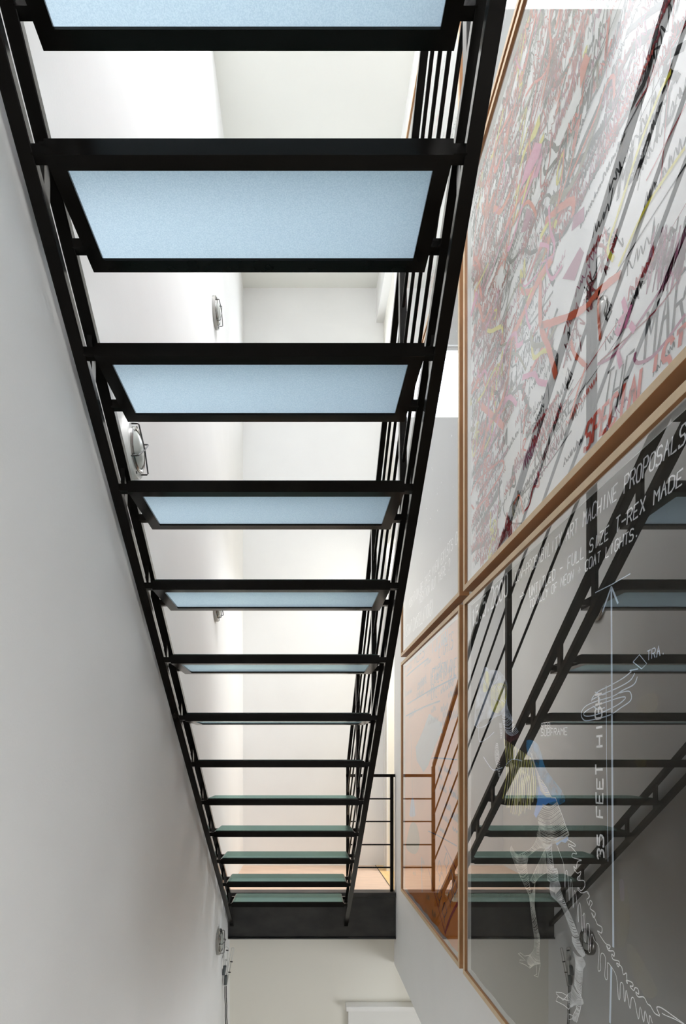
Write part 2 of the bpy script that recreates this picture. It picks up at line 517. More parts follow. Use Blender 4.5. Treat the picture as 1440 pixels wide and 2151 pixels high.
# lugs: short bars from tread frame to the chords
lug_me = {}
LZ = -0.019
for key, (x0, x1, yc) in {'fl': (CXL1 - 0.004, TX0, 0.012), 'fr': (TX1, CXR0 + 0.004, 0.012),
                          'rl': (CXL1 - 0.004, TX0, 0.193), 'rr': (TX1, CXR0 + 0.004, 0.193)}.items():
    lug_me[key] = MB().box(x0, x1, yc - 0.010, yc + 0.010, LZ - 0.010, LZ + 0.010).mesh('lug', M['steel'])
for k in range(-2, 14):
    o = bpy.data.objects.new('tread', frame_me)
    COL.objects.link(o)
    o.parent = stair
    o.location = Vector((0, near_y(k), top_z(k))) - stair.location
    gp = bpy.data.objects.new('glass_panel', glass_me)
    COL.objects.link(gp); gp.parent = o
    for key in lug_me:
        lg = bpy.data.objects.new('lug', lug_me[key])
        COL.objects.link(lg); lg.parent = o
# upright web plates between the chords, one per tread and side
for k in range(-2, 14):
    y = near_y(k) + 0.066
    if y + 0.024 > 3.89:
        continue
    for x0, x1, par in ((CXL0 + 0.009, CXL1 - 0.009, low_l), (CXR0 + 0.009, CXR1 - 0.009, low_r)):
        w = MB().hexa([(x0, y, low_bot(y) + TH * 0.8), (x1, y, low_bot(y) + TH * 0.8), (x1, y + 0.024, low_bot(y + 0.024) + TH * 0.8), (x0, y + 0.024, low_bot(y + 0.024) + TH * 0.8),
                       (x0, y, up_bot(y) + 0.005), (x1, y, up_bot(y) + 0.005), (x1, y + 0.024, up_bot(y + 0.024) + 0.005), (x0, y + 0.024, up_bot(y + 0.024) + 0.005)]).build('web_plate', M['steel'])
        w.parent = par
# balustrade on the open side
RX = 0.346
def hand_c(y): return 3.248 - S * y
child(slope_bar(MB(), RX - 0.0115, RX + 0.0115, YTOP, 3.9215, lambda y: hand_c(y) - 0.016, 0.030).build('handrail', M['steel'], bevel=0.002), stair)
for c in (2.508, 2.688, 2.866, 3.040):
    ya, yb = YTOP, 3.9215
    child(MB().tube([(RX, ya, c - S * ya), (RX, yb, c - S * yb)], 0.0058, 10).build('baluster_rod', M['steel'], smooth=True), stair)
for k in (-1, 2, 5, 8, 11):
    y = near_y(k) + 0.055
    child(MB().hexa([(0.334, y, up_bot(y) + 0.01), (0.3585, y, up_bot(y) + 0.01), (0.3585, y + 0.027, up_bot(y + 0.027) + 0.01), (0.334, y + 0.027, up_bot(y + 0.027) + 0.01),
                     (0.334, y, hand_c(y) - 0.01), (0.3585, y, hand_c(y) - 0.01), (0.3585, y + 0.027, hand_c(y + 0.027) - 0.01), (0.334, y + 0.027, hand_c(y + 0.027) - 0.01)]
                    ).build('post', M['steel'], bevel=0.0015), stair)

# ------------------------------------------------------------------ landing railing
LY = 3.935
rail = empty('landing_railing', (0.53, LY, ZLAND))
tag(rail, 'black steel railing at the edge of the landing', 'railing')
child(MB().box(RX - 0.0125, RX + 0.0125, LY - 0.0125, LY + 0.0125, ZLAND, -0.048).build('newel_post', M['steel'], bevel=0.0015), rail)
child(MB().box(RX - 0.0125, XR - 0.003, LY - 0.0125, LY + 0.0125, -0.129, -0.105).build('top_rail', M['steel'], bevel=0.0015), rail)
for z in (-0.295, -0.469, -0.6455, -0.820):
    child(MB().tube([(RX, LY, z), (0.682, LY, z)], 0.0062, 10).build('rod', M['steel'], smooth=True), rail)
child(MB().box(0.669, 0.695, LY - 0.0125, LY + 0.0125, ZLAND, -0.117).build('post', M['steel'], bevel=0.0015), rail)

# ------------------------------------------------------------------ drawing tools for the pictures
XF = 0.666                    # front plane of the frames
XP = 0.6895                   # plane of the papers
XG = 0.673                    # glass


def un(px, py, x=XP):
    """photo pixel -> (u, v) on the picture plane; u grows towards the viewer"""
    y = x * F / (px - PX0)
    return (-y, (PY0 - py) * y / F)


def smooth(pts, n=6, closed=False):
    out = []
    m = len(pts)
    for i in range(m if closed else m - 1):
        if closed:
            p0, p1, p2, p3 = pts[(i - 1) % m], pts[i], pts[(i + 1) % m], pts[(i + 2) % m]
        else:
            p0, p1, p2, p3 = pts[max(i - 1, 0)], pts[i], pts[i + 1], pts[min(i + 2, m - 1)]
        for j in range(n):
            t = j / n
            out.append(tuple(0.5 * (2 * p1[k] + (p2[k] - p0[k]) * t + (2 * p0[k] - 5 * p1[k] + 4 * p2[k] - p3[k]) * t * t
                                    + (3 * p1[k] - p0[k] - 3 * p2[k] + p3[k]) * t ** 3) for k in (0, 1)))
    out.append(tuple(pts[0] if closed else pts[-1]))
    return out


GLYPH = {
    'A': '002640|1333', 'B': '00063645443303|334241300000', 'C': '4536160501103041', 'D': '00062645412000', 'E': '46060040|0333',
    'F': '460600|0333', 'G': '45361605011030414323', 'H': '0006|4046|0343', 'I': '2026', 'J': '4641301001', 'K': '0006|460340',
    'L': '060040', 'M': '0006234640', 'N': '00064046', 'O': '160501103041453616', 'P': '00063645443303',
    'R': '00063645443303|2340', 'S': '45361605041333424130100001', 'T': '0646|2620', 'U': '060110304146', 'V': '062046',
    'W': '0610233046', 'X': '0046|0640', 'Y': '062346|2320', 'Z': '06460040', '0': '160501103041453616', '1': '152620',
    '2': '05163645440040', '3': '05163645443323|3342413010', '5': '46060434434130100001', '.': '2021', '-': '0343', '+': '0343|2125',
    '?': '05163645442322|2120', '(': '36252130', ')': '16252110', '!': '2622|2120', '>': '0343|254321'}


class Ink:
    def __init__(self, lo, hi):
        self.lo, self.hi = lo, hi          # (u, v) corners of the paper, strokes are kept inside
        self.mb = {}

    def _mb(self, c):
        return self.mb.setdefault(c, MB())

    def line(self, pts, w, c):
        lo, hi = self.lo, self.hi
        run = []
        for p in list(pts) + [None]:
            ok = p is not None and lo[0] < p[0] < hi[0] and lo[1] < p[1] < hi[1]
            if ok:
                run.append(p)
            if not ok:
                if len(run) > 1:
                    self._ribbon(run, w, c)
                run = []

    def _ribbon(self, pts, w, c):
        mb = self._mb(c)
        b = len(mb.v)
        n = len(pts)
        for i in range(n):
            a, d = pts[max(0, i - 1)], pts[min(n - 1, i + 1)]
            du, dv = d[0] - a[0], d[1] - a[1]
            L = math.hypot(du, dv) or 1
            hw = w * 0.5 * (0.85 + 0.3 * random.random())
            ou, ov = -dv / L * hw, du / L * hw
            mb.v.append((pts[i][0] + ou, pts[i][1] + ov, 0)); mb.v.append((pts[i][0] - ou, pts[i][1] - ov, 0))
        for i in range(n - 1):
            mb.f.append((b + 2 * i, b + 2 * i + 1, b + 2 * i + 3, b + 2 * i + 2)); mb.mi.append(0)

    def poly(self, pts, c):
        lo, hi = self.lo, self.hi
        self._mb(c).quad([(min(max(p[0], lo[0]), hi[0]), min(max(p[1], lo[1]), hi[1]), 0) for p in pts])

    def text(self, s, p0, p1, h, w, c, slant=0.12, jit=0.03, aspect=None):
        """letters laid from p0 to p1 (plane coordinates), height h"""
        du, dv = p1[0] - p0[0], p1[1] - p0[1]
        L = math.hypot(du, dv)
        e1 = (du / L, dv / L); e2 = (-e1[1], e1[0])
        adv = L / len(s)
        cw = adv * 0.72
        for i, ch in enumerate(s):
            if ch not in GLYPH:
                continue
            hh = h * (0.92 + 0.16 * random.random())
            oy = h * 0.06 * (random.random() - 0.5)
            for seg in GLYPH[ch].split('|'):
                pts = []
                for j in range(0, len(seg) - 1, 2):
                    gx, gy = int(seg[j]) / 4, int(seg[j + 1]) / 6
                    a = i * adv + gx * cw + slant * gy * hh + (random.random() - .5) * jit * cw * 2
                    b = oy + gy * hh + (random.random() - .5) * jit * hh
                    pts.append((p0[0] + e1[0] * a + e2[0] * b, p0[1] + e1[1] * a + e2[1] * b))
                sub = [pts[0]]
                for q in pts[1:]:
                    sub += [((sub[-1][0] + q[0]) / 2, (sub[-1][1] + q[1]) / 2), q]
                self.line(sub, w, c)

    def hatch(self, left, right, n, w, c, bow=0.12, edge=None):
        def at(pl, t):
            t *= len(pl) - 1
            i = min(int(t), len(pl) - 2); f = t - i
            return tuple(pl[i][k] + (pl[i + 1][k] - pl[i][k]) * f for k in (0, 1))
        L, R = smooth(left, 5), smooth(right, 5)
        for i in range(n):
            t = (i + 0.5 * random.random()) / n
            a, b = at(L, t), at(R, min(1, t + 0.01))
            m = ((a[0] + b[0]) / 2, (a[1] + b[1]) / 2 - bow * math.hypot(a[0] - b[0], a[1] - b[1]))
            self.line(smooth([a, m, b], 4), w, c)
        if edge:
            self.line(L, edge, c); self.line(R, edge, c)

    def wiggle(self, p0, length, ang, h, w, c, step=None):
        """illegible handwriting: a running zigzag with loops"""
        step = step or h * 0.45
        n = max(3, int(length / step))
        ca, sa = math.cos(ang), math.sin(ang)
        pts = []
        for i in range(n * 2):
            a = i * step / 2 + (random.random() - .5) * step * 0.9
            b = (h if i % 2 else 0) * (0.45 + 0.75 * random.random())
            pts.append((p0[0] + ca * a - sa * b, p0[1] + sa * a + ca * b))
        self.line(smooth(pts, 3), w, c)

    def finish(self, parent, origin):
        """link one ribbon mesh per colour just in front of the paper"""
        for i, (c, mb) in enumerate(self.mb.items()):
            x = XP - 0.0006 - 0.00022 * i
            mb.v = [(x, -u, v) for u, v, _ in mb.v]
            o = mb.build('drawing_' + c, INK[c])
            o.parent = parent
            o['kind'] = 'stuff'
        return self


def picture(label, y_far, y_near, z0, z1, paper_mat, inset=0.006, wavy=0.0, pane='pane'):
    root = empty('framed_picture', (XR, (y_far + y_near) / 2, z0))
    tag(root, label, 'picture', group='framed drawings on the white wall')
    fw = 0.021
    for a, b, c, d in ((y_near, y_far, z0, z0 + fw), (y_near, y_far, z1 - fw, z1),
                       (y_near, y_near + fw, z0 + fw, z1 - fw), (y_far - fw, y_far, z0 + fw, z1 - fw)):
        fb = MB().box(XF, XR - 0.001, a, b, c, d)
        fb.mi[5] = 1                                   # the face towards the room is paler than the brown sides
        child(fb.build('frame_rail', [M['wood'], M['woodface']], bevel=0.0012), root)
    a, b, c, d = y_near + fw, y_far - fw, z0 + fw, z1 - fw
    sp = MB(); t = 0.004
    x0, x1 = XG + 0.0035, XP + 0.004
    sp.box(x0, x1, a, b, c, c + t); sp.box(x0, x1, a, b, d - t, d); sp.box(x0, x1, a, a + t, c + t, d - t); sp.box(x0, x1, b - t, b, c + t, d - t)
    sp.box(XP + 0.004, XP + 0.007, a, b, c, d)
    child(sp.build('spacer', M['spacer']), root)
    pp = MB()
    n = 24
    za, zb = c + t + inset, d - t - inset
    ya, yb = a + t + inset, b - t - inset
    for i in range(n):
        q0, q1 = ya + (yb - ya) * i / n, ya + (yb - ya) * (i + 1) / n
        w0 = wavy * math.sin(i * 1.7) if 0 < i < n else 0
        w1_ = wavy * math.sin((i + 1) * 1.7) if i + 1 < n else 0
        pp.hexa([(XP, q0, za + w0), (XP, q1, za + w1_), (XP + 0.001, q1, za + w1_), (XP + 0.001, q0, za + w0),
                 (XP, q0, zb), (XP, q1, zb), (XP + 0.001, q1, zb), (XP + 0.001, q0, zb)])
    art = child(pp.build('artwork', paper_mat), root)
    gp = MB()
    gp.quad([(XG, a, c), (XG, a, d), (XG, b, d), (XG, b, c)], 0)
    gp.box(XG + 0.0002, XG + 0.003, a, b, c, d, 1)
    child(gp.build('glass_pane', [M[pane], M['clear']]), root)
    return root, art, Ink((-yb + 0.002, za + 0.002 + wavy), (-ya - 0.002, zb - 0.002))


FAR_Y, MID_F, MID_N, NEAR_Y = 3.490, 2.185, 2.135, 0.800
R1, R2, R3 = (-0.886, 0.662), (0.700, 2.316), (2.340, 4.020)

# ---- dinosaur skeleton on dark paper
root, art, ink = picture('dark drawing of a white chalk dinosaur skeleton, 35 feet high', MID_N, NEAR_Y, *R1, M['paper_black'], wavy=0.002)


def c1(*p): return [un(980 + x / 5.76, 1390 + y / 5.76) for x, y in p]
def c2(*p): return [un(1060 + x / 6, 1640 + y / 6) for x, y in p]
def c3(*p): return [un(1060 + x / 6, 1860 + y / 6) for x, y in p]
def c4(*p): return [un(1220 + x / 6.545, 1850 + y / 6.545) for x, y in p]
def c6(*p): return [un(1180 + x / 5.538, 1340 + y / 5.538) for x, y in p]


T = 0.0018
# clouds of chalk
ink.poly(smooth(c1((720, 960), (860, 1000), (960, 1300), (1150, 1560), (1180, 1700), (1000, 1720), (860, 1500), (760, 1200)), 5, True), 'haze_blue')
ink.poly(smooth(c1((200, 90), (290, 100), (400, 120), (490, 260), (490, 520), (560, 720), (430, 640), (330, 680), (200, 700), (100, 780), (110, 480)), 5, True), 'haze_white')
ink.poly(smooth(c1((230, 120), (275, 180), (260, 340), (200, 350)), 5, True), 'haze_yellow')
ink.poly(smooth(c1((300, 320), (400, 260), (480, 290), (470, 500), (380, 620), (300, 560)), 5, True), 'haze_yellow')
ink.poly(smooth(c1((480, 880), (560, 840), (640, 900), (560, 960), (480, 1010)), 5, True), 'haze_rose')
ink.poly(smooth(c4((470, 0), (620, 60), (680, 500), (600, 900), (500, 880), (480, 400)), 5, True), 'haze_ochre')
ink.poly(smooth(c4((640, 900), (760, 950), (1050, 1500), (900, 1600), (700, 1250)), 5, True), 'haze_ochre')
ink.poly(smooth(c6((900, 700), (1080, 640), (1120, 800), (1000, 880), (880, 820)), 5, True), 'haze_ochre')
ink.poly(smooth(c6((850, 1420), (960, 1400), (980, 1480), (900, 1510)), 5, True), 'haze_ochre')
ink.poly(smooth(c4((535, 0), (590, 5), (605, 250), (575, 285), (550, 250)), 5, True), 'violet')
# blue washes on the hips
ink.poly(c2((440, 0), (540, 90), (600, 215), (650, 215), (660, 255), (560, 280), (480, 330), (400, 470), (372, 420), (420, 240)), 'blue')
ink.poly(c2((610, 735), (690, 710), (800, 700), (812, 740), (770, 785), (720, 768), (665, 820), (640, 770)), 'skyblue')
ink.poly(c1((760, 1080), (830, 1290), (880, 1360), (1000, 1540), (1040, 1640), (860, 1720), (800, 1400)), 'haze_blue')
# rib cage
for i in range(17):
    s = (1060 + 3.7 * i, 1552 + 2.6 * i)
    e = (1057 + 4.2 * i, 1662 + 52 * math.sin(0.35 + i * 0.16) + random.uniform(-6, 6))
    m = ((s[0] + e[0]) / 2 + 7 - 0.2 * i, (s[1] + e[1]) / 2 + 6)
    ink.line(smooth([un(*s), un(*m), un(*e)], 8), 0.0042 if i % 3 else 0.006, 'cream' if i % 2 else 'lime')
for i in range(9):
    s = (1072 + 4.5 * i, 1600 + 3 * i); e = (1078 + 4.6 * i, 1690 + random.uniform(-14, 14))
    ink.line(smooth([un(*s), un((s[0] + e[0]) / 2 + 4, 1648), un(*e)], 8), 0.005, 'cream')
# neck, jaw and shoulder contours
ink.hatch(c1((430, 640), (450, 760), (480, 860)), c1((500, 620), (560, 720), (640, 850)), 16, T, 'chalkblue')
ink.hatch(c1((780, 1100), (840, 1300), (900, 1560)), c1((800, 1110), (880, 1360), (1040, 1640)), 46, T, 'white')
ink.hatch(c1((400, 740), (410, 850), (420, 940)), c1((430, 740), (440, 850), (425, 940)), 16, T, 'white')
ink.hatch(c1((360, 980), (345, 1150), (400, 1400)), c1((385, 980), (405, 1150), (415, 1400)), 26, T, 'white')
for p in (c1((100, 760), (150, 800), (240, 770), (330, 680), (420, 640)), c1((150, 760), (160, 960), (250, 930), (340, 850)),
          c1((210, 1150), (260, 1230), (330, 1310), (440, 1280)), c1((200, 90), (210, 200), (240, 280)), c1((380, 130), (395, 190), (340, 270)),
          c1((480, 1250), (560, 1180), (680, 1200))):
    ink.line(smooth(p, 6), 0.0032, 'chalkblue')
for i in range(10):
    a = c1((300 + 16 * i, 330 + 10 * (i % 3)),)[0]
    ink.line(smooth([a, (a[0] + 0.02, a[1] + 0.012), (a[0] + 0.012, a[1] - 0.03), (a[0] + 0.03, a[1] - 0.045)], 4), T, 'white')
# hips, legs
ink.hatch(c2((490, 290), (430, 470), (440, 580), (415, 690), (500, 790), (515, 850)), c2((670, 260), (720, 400), (770, 540), (820, 690), (620, 730), (605, 790)), 44, T, 'far_white')
ink.line(c2((480, 0), (540, 90), (600, 215), (650, 215), (740, 450), (820, 690)), 0.0024, 'white')
ink.hatch(c2((440, 580), (410, 740), (330, 860), (180, 935)), c2((500, 790), (515, 850), (430, 855), (300, 960)), 26, T, 'far_white', edge=T)
ink.hatch(c2((95, 820), (80, 890), (180, 1150), (320, 1450)), c2((180, 935), (300, 960), (290, 1100), (345, 1440)), 44, T, 'far_white', edge=T)
ink.hatch(c2((520, 860), (430, 1050), (330, 1260)), c2((550, 1150), (450, 1210), (390, 1290)), 26, T, 'far_white', edge=T)
ink.hatch(c2((320, 1460), (335, 1600), (375, 1920)), c2((392, 1290), (392, 1450), (388, 1600), (438, 1920)), 46, 0.0019, 'far_white', edge=T)
ink.hatch(c3((375, 600), (385, 680), (375, 810), (320, 880)), c3((440, 600), (452, 660), (446, 850), (460, 990)), 34, T, 'far_white', edge=T)
ink.hatch(c3((320, 880), (290, 950), (330, 1045)), c3((460, 990), (430, 985), (370, 985)), 10, T, 'far_white')
ink.line(c3((320, 880), (260, 890), (210, 850), (180, 858), (270, 945), (200, 938), (195, 970), (270, 1000), (330, 1045), (370, 985), (410, 990), (415, 1120), (380, 1135), (430, 1155), (458, 1000)), 0.0018, 'far_white')
ink.hatch(c2((520, 850), (550, 950), (550, 1120), (552, 1260)), c2((610, 760), (600, 900), (630, 1090), (670, 1110), (685, 1200), (680, 1280)), 30, 0.0018, 'thin_white', edge=T)
ink.hatch(c2((590, 1280), (580, 1330), (590, 1430), (640, 1490), (700, 1540), (760, 1660), (870, 1950)), c2((690, 1255), (715, 1330), (720, 1390), (800, 1600), (860, 1730), (945, 1950)), 74, 0.0020, 'thin_white', edge=0.0018)
ink.hatch(c3((860, 640), (870, 720), (930, 830), (985, 893)), c3((940, 660), (990, 770), (1025, 860), (1015, 890)), 24, 0.0019, 'thin_white', edge=T)
ink.hatch(c3((875, 830), (905, 960), (902, 1100), (890, 1260)), c3((990, 900), (1032, 990), (1000, 1060), (992, 1200), (975, 1390)), 46, 0.0018, 'thin_white', edge=T)
ink.hatch(c3((865, 1260), (850, 1340), (800, 1390), (830, 1540)), c3((975, 1390), (1005, 1470), (985, 1500), (900, 1480)), 22, T, 'thin_white', edge=T)
for p in (((800, 1390), (730, 1350), (655, 1345), (660, 1365), (745, 1445), (800, 1390)),
          ((830, 1450), (790, 1445), (680, 1400), (655, 1455), (760, 1510), (820, 1562), (840, 1520), (900, 1490)),
          ((910, 1445), (945, 1430), (980, 1465), (960, 1585), (918, 1722), (860, 1680), (820, 1690), (820, 1620), (870, 1640), (915, 1550), (910, 1445))):
    ink.line(c3(*p), 0.0020, 'white')
ink.hatch(c3((910, 1445), (915, 1550), (870, 1640), (860, 1680)), c3((975, 1465), (960, 1585), (940, 1650), (918, 1722)), 22, T, 'thin_white')
# spine and tail
ink.line(smooth(c2((800, 740), (895, 800), (888, 826), (815, 796), (822, 832), (850, 835), (920, 920), (870, 915), (865, 965), (980, 1000), (930, 1020), (910, 1105),
                   (880, 1075), (895, 1130), (930, 1165), (970, 1145), (960, 1190), (930, 1220), (935, 1255), (1010, 1260), (1020, 1330), (975, 1385), (935, 1345),
                   (940, 1380), (985, 1415), (1050, 1395), (1080, 1450), (1070, 1480)), 4), 0.0024, 'white')
ink.line(smooth(c4((95, 160), (125, 200), (115, 240), (95, 260), (125, 340), (140, 270), (170, 310), (140, 380), (210, 440), (190, 510), (160, 440), (215, 540), (240, 600), (300, 640), (295, 720), (240, 690), (350, 860),
                   (415, 890), (400, 940), (365, 890), (395, 960), (465, 970), (470, 1040), (440, 1010), (455, 1080), (540, 1110), (530, 1185), (505, 1130), (570, 1180), (585, 1230), (600, 1290), (640, 1270), (645, 1340), (655, 1415), (640, 1370), (720, 1400),
                   (730, 1450), (690, 1450), (740, 1510), (760, 1470), (800, 1490), (810, 1560), (770, 1530), (800, 1595), (880, 1600), (930, 1690), (970, 1720), (1030, 1820), (1100, 1860)), 4), 0.0024, 'white')
ink.line(smooth(c4((1100, 1850), (1060, 1750), (1090, 1735), (1160, 1770), (1300, 1870), (1440, 1970)), 5), 0.0022, 'white')
ink.line(smooth(c4((1130, 1820), (1180, 1850), (1300, 1900), (1420, 1965)), 5), 0.0018, 'white')
ink.line(smooth(c2((612, 750), (605, 900), (630, 1090)), 5), 0.0018, 'white')
ink.line(smooth(c2((670, 820), (715, 940), (755, 1070), (770, 1350), (780, 1145), (805, 1180), (825, 1515), (838, 1265), (858, 1290), (875, 1605), (885, 1398), (912, 1450), (940, 1785),
                   (940, 1590), (965, 1560), (990, 1900), (1005, 1680), (1022, 1690)), 5), 0.0018, 'white')
ink.line(smooth(c4((35, 480), (65, 460), (62, 600), (58, 800), (80, 835), (85, 620), (110, 590), (133, 640), (118, 940), (140, 975), (150, 780), (168, 735), (200, 820), (262, 925), (248, 1210), (270, 1240), (285, 1210), (280, 1090), (300, 995), (352, 1065),
                   (342, 1310), (375, 1355), (378, 1170), (395, 1135), (500, 1310), (528, 1600), (550, 1615), (556, 1430), (575, 1400), (600, 1450), (612, 1650), (628, 1630), (640, 1505), (690, 1760), (710, 1615), (752, 1640), (805, 1905), (832, 1735), (878, 1945), (898, 1790), (948, 1975),
                   (962, 1850), (1000, 1960)), 4), 0.0018, 'white')
# measuring line and lettering
ink.line([un(1286, 1235), un(1287, 1500), un(1289, 1800), un(1290, 1990)], 0.0070, 'chalkblue')
ink.line([un(1286, 2030), un(1284.5, 2090), un(1283, 2149)], 0.0065, 'chalkblue')
ink.line([un(1286, 1232), un(1277, 1258), un(1267, 1286)], 0.0048, 'chalkblue')
ink.line([un(1286, 1232), un(1293, 1250), un(1300, 1268)], 0.0048, 'chalkblue')
ink.line([un(1252, 1245), un(1288, 1227), un(1326, 1205)], 0.0026, 'chalkblue')
ink.line([un(1275, 1440), un(1276, 1600), un(1279, 1810)], 0.0022, 'chalkblue')
ink.text('35 FEET HIGH', un(1270, 1808), un(1266, 1448), 0.026, 0.0052, 'white', slant=0.0)
ink.text('15.5.2000', un(993, 1316), un(1070, 1246), 0.070, 0.0075, 'white', slant=0.05)
ink.text('LOW-PROBABILITY ART MACHINE PROPOSALS', un(1083, 1226), un(1446, 926), 0.034, 0.0038, 'white')
ink.text('UNTITLED - FULL SIZE T-REX MADE', un(1113, 1256), un(1440, 1012), 0.029, 0.0036, 'white')
ink.text('TOTALLY OF NEON + COAT LIGHTS.', un(1114, 1278), un(1346, 1124), 0.024, 0.0032, 'white')
ink.text('>', un(1092, 1265), un(1106, 1257), 0.030, 0.003, 'white')
ink.text('STEEL', un(1138, 1531), un(1161, 1529), 0.016, 0.0022, 'white', slant=0.05)
ink.text('SUBFRAME', un(1138, 1546), un(1195, 1543), 0.019, 0.0025, 'white', slant=0.05)
ink.text('TRA.', un(1361, 1388), un(1402, 1372), 0.019, 0.0022, 'chalkblue')
for p in (((890, 450), (850, 540), (720, 610), (600, 680), (400, 740), (280, 800), (235, 880), (260, 950), (330, 960), (560, 900), (700, 810), (800, 740), (822, 680), (790, 620), (680, 640)),
          ((860, 410), (800, 500), (640, 590), (470, 660), (360, 720)), ((820, 390), (720, 470), (560, 560), (440, 620), (370, 690), (355, 740)),
          ((750, 685), (700, 690), (600, 720), (380, 800), (270, 870), (290, 910), (420, 890), (640, 790), (740, 715), (750, 685)),
          ((800, 380), (900, 360)), ((395, 630), (470, 660), (520, 650)), ((450, 690), (450, 830)), ((370, 790), (430, 830), (510, 810))):
    ink.line(smooth(c6(*p), 5), 0.0026, 'chalkblue')
ink.line(c6((840, 280), (915, 195), (1000, 300), (940, 360), (840, 280)), 0.0022, 'chalkblue')
ink.finish(art, root)

# ---- the big scribbled sheet
root, art, ink = picture('large white sheet crowded with black, red, orange and yellow marker scribbles', MID_N, NEAR_Y, *R2, M['paper_white'], pane='pane_matt')


def k2(*p): return [un(1160 + x / 5.121, 480 + y / 5.121) for x, y in p]
def k3(*p): return [un(970 + x / 5.974, 540 + y / 5.974) for x, y in p]
def k4(*p): return [un(1080 + x / 6.327, 220 + y / 6.327) for x, y in p]
def k5(*p): return [un(1220 + x / 6.327, y / 6.327) for x, y in p]
def k1(*p): return [un(980 + x / 6.148, 900 + y / 6.148) for x, y in p]


lo, hi = ink.lo, ink.hi
LU, LV = hi[0] - lo[0], hi[1] - lo[1]
rnd = random.Random(21)
# running lines of tiny illegible handwriting, densest at the far upper side
for i in range(720):
    fu = rnd.random() ** 1.35; fv = rnd.random()
    if fu > 0.5 and fv < 0.4 and rnd.random() < 0.7:
        continue
    h = rnd.uniform(0.014, 0.040)
    c = rnd.choices(['black', 'grey', 'red', 'crimson', 'mauve', 'salmon'], [5, 4, 4, 2, 2, 1])[0]
    ink.wiggle((lo[0] + fu * LU, lo[1] + fv * LV), rnd.uniform(0.06, 0.20), rnd.uniform(-0.12, 0.30), h, rnd.choice([0.0022, 0.0034, 0.0048]), c)
# long thin ruled and wandering pen lines
for i in range(56):
    fu, fv = rnd.random(), rnd.random()
    a = (lo[0] + fu * LU, lo[1] + fv * LV)
    ang = rnd.choice([rnd.uniform(-0.1, 0.2), rnd.uniform(1.3, 1.8)])
    L = rnd.uniform(0.15, 0.5)
    b = (a[0] + L * math.cos(ang), a[1] + L * math.sin(ang))
    m = ((a[0] + b[0]) / 2 + rnd.uniform(-0.02, 0.02), (a[1] + b[1]) / 2 + rnd.uniform(-0.02, 0.02))
    ink.line(smooth([a, m, b], 10), rnd.choice([0.0018, 0.0026, 0.0040]), rnd.choice(['black', 'grey', 'red', 'crimson', 'black', 'navy']))
# thick felt strokes in the crowded middle
for i in range(150):
    fu, fv = rnd.uniform(0.02, 0.62), rnd.uniform(0.28, 1.0)
    a = (lo[0] + fu * LU, lo[1] + fv * LV)
    pts = [a]
    ang = rnd.uniform(0, 6.28)
    for j in range(rnd.randint(2, 4)):
        ang += rnd.uniform(-1.0, 1.0)
        L = rnd.uniform(0.03, 0.11)
        pts.append((pts[-1][0] + L * math.cos(ang), pts[-1][1] + L * math.sin(ang)))
    ink.line(smooth(pts, 6), rnd.uniform(0.005, 0.017), rnd.choices(['black', 'red', 'orange', 'pink', 'yellow', 'grey', 'salmon', 'olive'], [11, 5, 4, 3, 2, 3, 3, 2])[0])
# bold letter-like doodles
SHAPES = ([(0, .9), (.1, .2), (.5, 0), (.9, .25), (.95, 1)], [(.9, .85), (.5, 1), (.1, .75), (.5, .5), (.9, .25), (.45, 0), (0, .15)],
          [(.5, 1), (.05, .7), (.1, .2), (.5, 0), (.95, .3), (.9, .8), (.5, 1)], [(0, 0), (.05, 1), (.5, .35), (.95, 1), (1, 0)], [(0, 0), (.4, 1), (.5, 1), (1, 0), (.2, .4), (.8, .42)],
          [(0, 1), (.1, 0), (.8, .05)], [(0, .95), (1, 1), (.5, .97), (.48, 0)], [(0, 0), (0, 1), (.8, .8), (.1, .5), (.9, 0)], [(.1, 1), (.9, .9), (.1, .1), (1, 0)])
for i in range(190):
    fu, fv = rnd.random() ** 1.2 * 0.75, rnd.random()
    if fu > 0.42 and fv < 0.45:
        continue
    sz = rnd.uniform(0.028, 0.085)
    sx = sz * rnd.uniform(0.45, 0.85)
    sl = rnd.uniform(-0.1, 0.3)
    o_ = (lo[0] + fu * LU, lo[1] + fv * LV)
    pts = [(o_[0] + sx * p[0] + sl * sz * p[1], o_[1] + sz * p[1] + 0.25 * sx * p[0]) for p in rnd.choice(SHAPES)]
    ink.line(smooth(pts, 5), rnd.uniform(0.0045, 0.0095), rnd.choices(['black', 'grey', 'olive', 'red', 'salmon', 'crimson', 'orange', 'yellow'], [9, 4, 3, 4, 4, 2, 2, 2])[0])
# small hatched stamp at the far edge
for i in range(9):
    ink.line([un(989, 556 + 1.9 * i - 0.0), un(1018, 551 + 1.9 * i)], 0.0018, 'black')
for x in (991, 996, 1001, 1009):
    ink.line([un(x, 570 - (x - 989) * .16), un(x + 1.5, 557 - (x - 989) * .16)], 0.008, 'red')
# colour patches
for pts, c in ((k4((290, 500), (380, 520), (330, 700), (200, 960), (95, 1110), (150, 850)), 'pink'), (k4((340, 120), (350, 250), (290, 420), (180, 560), (70, 880), (120, 640), (270, 320)), 'yellow'),
               (k4((370, 580), (385, 700), (320, 960), (260, 980), (330, 740)), 'pink'), (k4((170, 1370), (250, 1420), (160, 1680), (90, 1700)), 'mauve'),
               (k5((70, 700), (130, 780), (60, 1000), (0, 1180), (0, 900)), 'orange'), (k4((930, 1350), (790, 1480), (760, 1680), (930, 1540)), 'mauve'),
               (k2((300, 200), (340, 260), (240, 560), (110, 540)), 'mauve'), (k3((180, 420), (210, 480), (120, 760), (60, 860)), 'pink')):
    ink.poly(pts, c)
